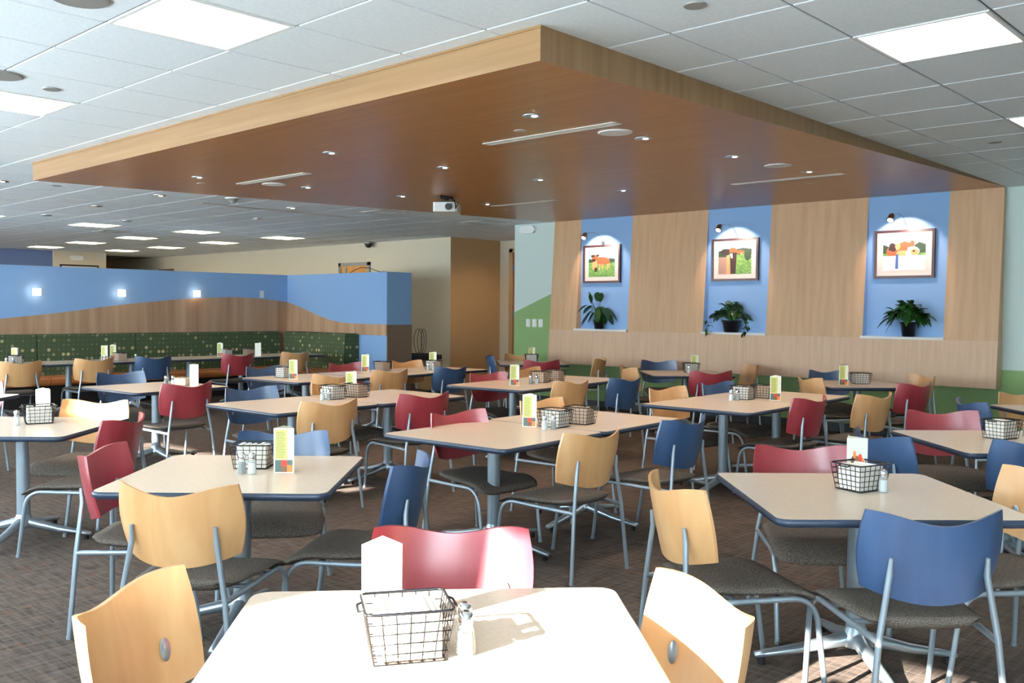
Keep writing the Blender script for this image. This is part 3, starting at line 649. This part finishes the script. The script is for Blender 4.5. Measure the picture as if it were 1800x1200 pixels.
def seat_mesh():
    mb=MB(); nx,ny=14,14; vs=[];fs=[]
    def prof(t):  # t 0 back ..1 front : y, z drop
        y=-.20+.475*t; z=.412-.012*math.sin(PI*t)-(.062*((t-.68)/.32)**2 if t>.68 else 0); return y,z
    for o in (0,1):
        for j in range(ny+1):
            t=j/ny; y,z=prof(t); hw=.185+.056*min(1,t*1.3)
            if t<.12: hw*=.80+.20*math.sqrt(t/.12)
            if t>.90: hw*=1-.10*((t-.9)/.1)**2
            for i in range(nx+1):
                s=-1+2*i/nx; e=max(abs(s),0); edge=(1-e**6)
                tz=.042*(.45+.55*edge)*(1 if .0<t<1 else .5)
                zz=z+.004*(s*s) - (0 if o==0 else tz)
                if o==0: zz-=.012*(e**8)
                vs.append((s*hw*(1 if o==0 else .985),y,zz))
    W=nx+1;N_=W*(ny+1)
    for j in range(ny):
        for i in range(nx):
            a=j*W+i; fs.append((a,a+1,a+W+1,a+W)); b=a+N_; fs.append((b,b+1,b+W+1,b+W)[::-1])
    rim=[i for i in range(W)]+[j*W+nx for j in range(1,ny+1)]+[ny*W+i for i in range(nx-1,-1,-1)]+[j*W for j in range(ny-1,0,-1)]
    n=len(rim)
    fs+=[(rim[k],rim[k]+N_,rim[(k+1)%n]+N_,rim[(k+1)%n]) for k in range(n)]
    mb.add(vs,fs,0,True); return mb
def arc(pts,n=6):
    # round the middle corner of a 3 point path
    a,b,c=[Vector(p) for p in pts]; o=[]
    for k in range(n+1):
        t=k/n; o.append((1-t)**2*a+2*t*(1-t)*b+t*t*c)
    return o
chair_proto={}
def make_chair(colour,label,loc,rz):
    th=thing('dining_chair',label,'chair',loc,rz,'chairs with curved wooden backs')
    backrest_mesh().build('backrest',colour,th); seat_mesh().build('seat','tweed',th)
    for s in (-1,1):
        m=MB(); m.tube([(s*.226,-.262,0),(s*.19,-.244,.36),(s*.156,-.232,.56),(s*.154,-.239,.618)],[.0105,.0105,.0105,.007],10).lathe([(.0125,0),(.0125,.012)],8,(s*.226,-.262,0),0)
        m.build('leg','steel',th)
        m=MB(); path=[Vector((s*.19,-.248,.352)),Vector((s*.222,.10,.362))]+arc([(s*.226,.13,.363),(s*.236,.225,.372),(s*.234,.245,.28)],7)+[Vector((s*.232,.285,.0))]
        m.tube(path,.0105,10).lathe([(.0125,0),(.0125,.012)],8,(s*.232,.285,0),0); m.build('leg','steel',th)
        vs=[];ca,sa=math.cos(D(25)*s),math.sin(D(25)*s)
        for rr_,dy in ((1,0),(.8,.002),(.01,.0028)):
            for k in range(16):
                xx,zz=.0145*rr_*math.cos(2*PI*k/16),.028*rr_*math.sin(2*PI*k/16); vs.append((xx*ca-dy*sa,xx*sa+dy*ca-zz*.14,zz))
        m=MB(); m.add(vs,[(q*16+k,q*16+(k+1)%16,(q+1)*16+(k+1)%16,(q+1)*16+k)[::-1] for q in (0,1) for k in range(16)],0,True)
        m.build('oval_cap','alu',th,(s*.154,-.2045,.578))
    MB().tube([(-.205,-.05,.355),(.205,-.05,.355)],.009,8).tube([(-.215,.12,.355),(.215,.12,.355)],.009,8).build('crossbar','steel',th)
    return th
# backrest top lies about .22+.0 behind the seat origin
CN={'M':('maple','maple'),'R':('red','red'),'B':('navy','navy')}
CH=[
('M',-2.00,.88,38,'pale maple chair at the left of the sunlit front table, seen from its hollow side'),
('M',-1.05,1.79,236,'pale maple chair at the right of the front table, its upper half in the sun'),
('R',-1.94,1.83,313,'red chair facing the viewer behind the sunlit front table'),
('M',-3.07,1.55,127,'big pale maple chair seen from behind, pushed up to the table left of centre'),
('R',-4.09,1.71,45,'red chair at the left side of the table left of centre, edge catching light'),
('B',-2.92,2.55,215,'navy chair seen from behind at the right side of the table left of centre'),
('B',-4.07,2.66,319,'navy chair behind the table left of centre, right half pale with glare'),
('B',-0.98,3.02,135,'large blue chair seen from behind in the right foreground'),
('M',-1.90,2.88,56,'pale maple chair with dark seat at the left of the right foreground table'),
('R',-1.97,4.10,312,'red chair facing the viewer behind the right foreground table'),
('M',-.92,4.06,227,'pale maple chair cut by the right edge, at the right foreground table'),
('B',-1.90,4.82,56,'blue chair in profile between the two tables at the right'),
('R',-2.05,6.24,309,'red chair facing the viewer behind the table at the right edge'),
('B',-1.20,5.12,140,'blue chair seen from behind, cut by the right edge'),
('M',-2.07,8.20,318,'maple chair facing the viewer at the far right edge below the oak wall'),
('B',-2.15,7.11,40,'blue chair left of the far right table, before the green wall'),
('R',-4.15,3.92,358,'red chair on the far side of the middle pair, left one'),
('M',-4.30,4.86,0,'maple chair on the far side of the middle pair, half hidden by its menu card'),
('M',-2.94,3.81,178,'maple chair seen from behind at the near side of the middle pair'),
('B',-2.92,4.65,180,'navy chair seen from behind at the near side of the middle pair'),
('M',-5.17,3.76,176,'maple chair seen from behind, before the pair of tables left of centre'),
('R',-5.15,4.60,172,'red chair seen from behind, before the pair of tables left of centre'),
('B',-6.51,3.92,358,'navy chair facing the viewer on the far side of the pair left of centre'),
('M',-6.42,4.65,357,'maple chair facing the viewer behind the baskets of the pair left of centre'),
('R',-7.16,3.77,181,'dark red chair seen from behind at the left table with the tall bright card'),
('B',-8.83,3.92,356,'navy chair facing the viewer behind the left table with the tall bright card'),
('M',-7.25,5.31,169,'maple chair seen from behind at the near table of the long row, left one'),
('M',-7.39,6.12,176,'maple chair seen from behind at the middle table of the long row'),
('B',-8.73,5.42,1,'navy chair on the far side of the long row, at its near table'),
('R',-8.72,6.48,357,'bright red chair on the far side of the long row, before the blue panel'),
('B',-7.38,6.97,177,'navy chair seen from behind at the far table of the long row'),
('M',-8.63,7.33,357,'maple chair on the far side of the long row, beside the partition end'),
('B',-8.78,8.95,48,'small blue chair in profile at the left of the table by the light switches'),
('R',-6.48,6.55,352,'red chair facing the viewer on the far side of the pair with the food card'),
('M',-6.76,7.43,4,'maple chair facing the viewer on the far side of the pair with the food card'),
('M',-5.23,6.43,176,'maple chair seen from behind at the near side of the pair with the food card'),
('B',-5.10,7.06,177,'navy chair seen from behind at the near side of the pair with the food card'),
('M',-4.28,6.41,352,'maple chair facing the viewer on the far side of the pair right of centre'),
('B',-4.27,7.18,354,'dark navy chair facing the viewer on the far side of the pair right of centre'),
('R',-3.01,6.49,176,'red chair seen from behind at the near side of the pair right of centre'),
('M',-2.79,7.13,169,'maple chair seen from behind, far one along the pair right of centre'),
('M',-4.02,8.48,52,'maple chair at the left of the table below the right niche'),
('B',-4.36,9.67,321,'navy chair facing the viewer behind the table below the right niche'),
('M',-3.30,9.63,227,'maple chair at the right of the table below the right niche'),
('R',-2.97,8.50,163,'dark red chair seen from behind before the table below the right niche'),
('M',-6.14,8.44,57,'maple chair at the left of the table below the middle niche'),
('B',-6.69,9.89,317,'navy chair facing the viewer behind the table below the middle niche'),
('M',-5.37,9.92,228,'maple chair at the right of the table below the middle niche, seen from the front'),
('R',-5.08,8.52,137,'red chair seen from behind before the table below the middle niche'),
('R',-7.62,8.71,136,'dark red chair seen from behind at the table by the light switches'),
('M',-7.40,9.65,203,'maple chair in profile at the right of the table by the light switches'),
('M',-8.95,9.75,318,'maple chair behind the table by the light switches, mostly hidden by its basket'),
('R',-5.18,2.36,219,'dark red chair seen from behind at the right of the table at the left edge'),
('M',-6.28,2.65,312,'maple chair facing the viewer behind the left edge table, back blazing with light'),
('R',-8.52,2.60,317,'red chair at the left edge, its back washed pink by light'),
('M',-11.22,3.87,177,'maple chair facing the dotted bench, leftmost one'),
('M',-11.30,4.73,176,'maple chair facing the dotted bench, second from the left'),
('B',-11.30,5.48,175,'navy chair facing the dotted bench'),
('R',-11.26,6.65,175,'red chair facing the dotted bench'),
('M',-11.30,7.59,178,'maple chair facing the dotted bench, nearest the partition corner'),
]
for c,x,y,f,l in CH:
    # top-centre of the backrest sits at local y=-.24, facing is local +y
    a=D(f); ox,oy=x+.24*math.cos(a),y+.24*math.sin(a)
    if c not in chair_proto: chair_proto[c]=make_chair(CN[c][0],l,(ox,oy,0),a-PI/2)
    else: dup(chair_proto[c],(ox,oy,0),a-PI/2,l)

# ------------------------------------------------------------------ things on the tables
ZT=.675
def basket_parts(th):
    a,b,c,d_,h=.072,.060,.088,.074,.105   # bottom half sizes, top half sizes
    r=.0016; W_=MB()
    def P(u,v,t): # u,v in -1..1 , t height
        return (u*(a+(c-a)*t),v*(b+(d_-b)*t),.002+h*t)
    def ring(t,rr): W_.tube([P(-1,-1,t),P(1,-1,t),P(1,1,t),P(-1,1,t)],rr,5,closed=True)
    for t in (0,.2,.4,.6,.8): ring(t,r)
    n=7
    for k in range(n):
        u=-1+2*k/(n-1)
        W_.tube([P(u,-1,1),P(u,-1,0),P(u,1,0),P(u,1,1)],r,4,cap=False); W_.tube([P(-1,u,1),P(-1,u,0),P(1,u,0),P(1,u,1)],r,4,cap=False)
    W_.build('wire_mesh','wire',th)
    m=MB(); rr=.014; pts=[]
    for cx,cy,a0 in ((c-rr,d_-rr,0),(-c+rr,d_-rr,90),(-c+rr,-d_+rr,180),(c-rr,-d_+rr,270)):
        for k in range(4): q=D(a0+30*k); pts.append((cx+rr*math.cos(q),cy+rr*math.sin(q),.002+h))
    m.tube(pts,.0034,6,closed=True).build('rim','wire',th)
    for s in (-1,1):
        MB().tube([(s*c,-.025,h),(s*(c+.012),-.022,h-.004),(s*(c+.012),.022,h-.004),(s*c,.025,h)],.003,6).build('hook','wire',th)
def packets_parts(par,hh=.1):
    m=MB(); x=-.064
    rn=random.Random(2)
    while x<.055:
        w_=rn.uniform(.008,.016); m.box(x,x+w_-.001,-.054,.054,.006,hh+rn.uniform(-.006,.004),0); x+=w_
    return m
def shaker_parts(th,fill):
    MB().lathe([(.019,0),(.0205,.006),(.0175,.045),(.014,.062),(.0145,.066)],8,sm=False).build('glass_body','glass',th)
    MB().lathe([(.0165,.003),(.0160,.04),(.0145,.05)],8).build('contents',fill,th)
    MB().lathe([(.0155,.064),(.016,.078),(.0135,.087),(.006,.091)],14).build('cap','chrome',th)
def card_parts(th,blank=False):
    s=.088; h=.205; hs=s/2; yb=-s*.289; yt=s*.577
    m=MB(); m.add([(-hs,yb,0),(hs,yb,0),(0,yt,0),(-hs,yb,h-.012),(hs,yb,h-.012),(0,yt,h-.012),(0,yb,h)],[(0,1,4,6,3),(1,2,5,4),(2,0,3,5),(2,1,0),(3,6,4,5)],0); m.build('card','card',th)
    for q in (range(3) if not blank else (1,)):
        a=q*2*PI/3; R=lambda x,y:(x*math.cos(a)-y*math.sin(a),x*math.sin(a)+y*math.cos(a))
        e=MB()
        def pl(m,x0,x1,z0,z1,off,mi=0):
            y=yb-off; p=[R(x0,y),R(x1,y)]; m.add([(p[0][0],p[0][1],z0),(p[1][0],p[1][1],z0),(p[1][0],p[1][1],z1),(p[0][0],p[0][1],z1)],[(0,1,2,3)],mi)
        if q!=1:
            pl(e,-.038,.016,.058,h-.018,.0005,0); pl(e,.016,.038,.058,h-.018,.0005,6)
            rn=random.Random(q)
            for k in range(17): pl(e,-.034,.012-rn.uniform(0,.014),.066+k*.0068,.0685+k*.0068,.0009,1)
            pl(e,-.038,-.012,.004,.056,.0005,2); pl(e,-.012,.014,.03,.056,.0005,3); pl(e,.014,.038,.034,.056,.0005,2); pl(e,.014,.038,.004,.034,.0005,4); pl(e,-.012,.014,.004,.03,.0005,5)
        else:
            rn=random.Random(4); pl(e,-.038,.038,.004,.04,.0005,0)
            for k,(cx,cz,rx,rz,mi) in enumerate(((0,.09,.028,.035,4),(.01,.08,.018,.02,7),(-.01,.105,.014,.02,5),(.012,.11,.008,.02,3),(0,.068,.02,.012,8),(-.012,.125,.006,.016,4))):
                bp=blob(cx,cz,rx,rz,10,k); y=yb-.0007-.0003*k; e.add([(R(p[0],y)[0],R(p[0],y)[1],p[1]) for p in bp],[tuple(range(10))],mi)
        e.build('printed_face',['cardg','cardk','pgrey','pred','porange','pbrown','card','pyellow','matte'],th)
GB='wire baskets of packets on the tables'
bp_=None
def basket(x,y,a,label,pk='paper'):
    global bp_
    z=ZT
    if bp_ is None: bp_=thing('wire_basket',label,'basket',(x,y,z),D(a),GB); basket_parts(bp_)
    else: dup(bp_,(x,y,z),D(a),label)
pk_={}
def packets(x,y,a,label,m='paper',h=.1):
    k=(m,h)
    if k not in pk_: pk_[k]=tag(packets_parts(None,h).build('paper_packets',m,None,(x,y,ZT),D(a)),label,'packets','paper packets held in the wire baskets')
    else: dup(pk_[k],(x,y,ZT),D(a),label)
sh_={}
def shaker(x,y,kind,label):
    n='salt_shaker' if kind=='salt' else 'pepper_shaker'
    if kind not in sh_: sh_[kind]=thing(n,label,'shaker',(x,y,ZT),0,'glass shakers on the tables'); shaker_parts(sh_[kind],kind)
    else: dup(sh_[kind],(x,y,ZT),random.uniform(0,.7),label)
cp_=None; cb_=[None]
def blank_card(x,y,a,label):  # print left off most faces, standing in for white-out by bright light
    if cb_[0] is None:
        t_=cb_[0]=thing('menu_card',label,'menu card',(x,y,ZT),D(a),'three sided menu cards on the tables'); card_parts(t_,True)
    else: dup(cb_[0],(x,y,ZT),D(a),label)
def card(x,y,a,label):
    global cp_
    if 'blazing' in label or 'bright on' in label or 'at the left edge table' in label or 'right of the far red' in label: return blank_card(x,y,a,label)
    if cp_ is None: cp_=thing('menu_card',label,'menu card',(x,y,ZT),D(a),'three sided menu cards on the tables'); card_parts(cp_)
    else: dup(cp_,(x,y,ZT),D(a),label)
BK=[(-1.445,1.235,57,'the sunlit front table','paper'),(-3.64,2.22,43,'the table left of centre, shakers before it','paper'),(-1.50,3.66,72,'the right foreground table','paper'),
(-3.645,4.29,5,'the near half of the middle pair, behind the shakers','paper'),(-3.63,4.52,12,'the far half of the middle pair','paper2'),(-5.93,2.14,75,'the table at the left edge','paper'),
(-5.97,4.34,5,'the near half of the pair left of centre','paper'),(-5.98,4.58,10,'the far half of the pair left of centre','paper2'),(-8.14,5.31,5,'the near table of the long row','paper'),(-8.30,6.72,5,'the middle table of the long row','paper2'),(-8.10,7.32,5,'the far table of the long row','paper'),
(-5.98,6.82,8,'the pair with the food card, left basket','paper2'),(-6.03,7.10,8,'the pair with the food card, right basket','paper2'),(-3.74,6.75,4,'the pair right of centre, left basket','paper'),(-3.68,6.98,4,'the pair right of centre, right basket','paper2'),
(-3.75,9.10,46,'the table below the right niche','paper'),(-5.80,9.25,46,'the table below the middle niche','paper'),(-8.38,9.36,47,'the table by the light switches','paper'),(-1.55,5.74,75,'the table at the right edge','paper'),
(-12.1,4.10,0,'the booth table with the leftmost booth card','paper'),(-12.02,5.36,0,'the booth table left of the navy chair','paper2'),(-12.15,6.96,0,'the booth table left of the far red chair','paper'),(-12.12,7.30,0,'the booth table behind the far red chair','paper2')]
for x,y,a,l,m in BK:
    basket(x,y,a,'black wire basket of packets on '+l); packets(x,y,a,('tan' if m=='paper2' else 'white')+' packets inside the basket on '+l,m)
CD=[(-1.605,1.30,50,'on the sunlit front table, blazing white behind the basket'),(-3.44,2.25,43,'on the table left of centre, green side to the viewer'),(-1.565,3.755,286,'on the right foreground table behind the basket'),
(-3.755,4.19,28,'on the middle pair of tables, left of the baskets'),(-6.05,2.22,44,'at the left edge table behind its basket'),(-7.80,4.16,30,'tall and bright on the left table before the navy chair'),(-6.10,4.62,160,'small and tan behind the baskets of the pair left of centre'),
(-7.90,5.27,35,'at the corner of the near table of the long row'),(-8.30,6.48,160,'with food picture before the blue panel of the partition'),(-8.25,7.45,160,'at the far table of the long row, before the tan wall'),(-5.90,6.36,155,'tall with a food picture, on the pair in the middle distance'),
(-3.52,6.86,40,'yellow green, on the pair right of centre'),(-3.80,8.80,40,'yellow green, on the table below the right niche'),(-5.86,9.42,40,'on the table below the middle niche beside its basket'),(-8.48,9.48,40,'on the table by the light switches behind its basket'),(-1.80,7.28+.2,165,'on the far right table at the edge of the view'),
(-12.25,4.16,30,'on the leftmost booth table in view'),(-12.3,5.28,160,'with food picture on the booth table left of the navy chair'),(-12.4,5.44,35,'behind another on the booth table near the navy chair'),(-12.2,6.90,35,'small one left of the far red booth chair'),(-11.95,7.36,165,'white one right of the far red booth chair')]
for x,y,a,l in CD: card(x,y,a,'three sided menu card '+l)
SH=[(-1.352,1.315,'pepper','beside the basket on the sunlit front table, nearer one'),(-1.395,1.352,'salt','beside the basket on the sunlit front table, further one'),(-3.525,2.09,'pepper','left one before the basket on the table left of centre'),(-3.495,2.12,'salt','right one before the basket on the table left of centre'),
(-1.41,3.665,'salt','right of the basket on the right foreground table'),(-3.58,4.12,'salt','left one before the baskets of the middle pair'),(-3.55,4.165,'pepper','right one before the baskets of the middle pair'),(-5.89,2.0,'salt','left of the basket on the left edge table'),
(-8.0,3.98,'pepper','left one on the left table beside the bright card'),(-7.97,4.03,'salt','right one on the left table beside the bright card'),(-5.93,4.21,'salt','left one on the pair left of centre'),(-5.90,4.25,'pepper','right one on the pair left of centre'),
(-7.99,7.14,'salt','left one on the far table of the long row'),(-7.97,7.20,'salt','right one on the far table of the long row'),(-5.89,6.57,'pepper','left one on the pair with the food card'),(-5.86,6.62,'salt','right one on the pair with the food card'),
(-3.74,6.56,'salt','left one on the pair right of centre'),(-3.71,6.60,'pepper','right one on the pair right of centre'),(-5.72,9.08,'salt','on the table below the middle niche'),(-1.47,5.93,'pepper','right of the basket on the right edge table'),
(-11.95,3.95,'salt','on the leftmost booth table, left one'),(-11.93,4.02,'pepper','on the leftmost booth table, right one'),(-11.95,5.12,'salt','on the booth table behind the second maple chair'),(-11.93,5.52,'pepper','on the booth table left of the navy chair')]
for x,y,k,l in SH: shaker(x,y,k,('salt' if k=='salt' else 'pepper')+' shaker with chrome cap '+l)
packets(-7.90,4.10,20,'loose pile of small cream tubs beside the bright card on the left table','paper2',.07)

# ------------------------------------------------------------------ warm lamps of the far area (beams of built downlights; corridor lamps are unseen, without fittings)
for x,y in ((-10.37,5.09),(-10.31,6.84),(-10.49,3.44)):
    lamp('downlight_beam','SPOT',(x,y,HC-.03),16,(1,.8,.6),(0,0,0),spot_size=D(100),spot_blend=.6,shadow_soft_size=.04)
lamp('corridor_lamp','SPOT',(-11.2,12.0,HC-.05),26,(1,.8,.6),(0,0,0),spot_size=D(150),spot_blend=.8,shadow_soft_size=.08)
lamp('corridor_lamp','SPOT',(-11.4,10.7,HC-.05),26,(1,.8,.6),(0,0,0),spot_size=D(140),spot_blend=.8,shadow_soft_size=.08)
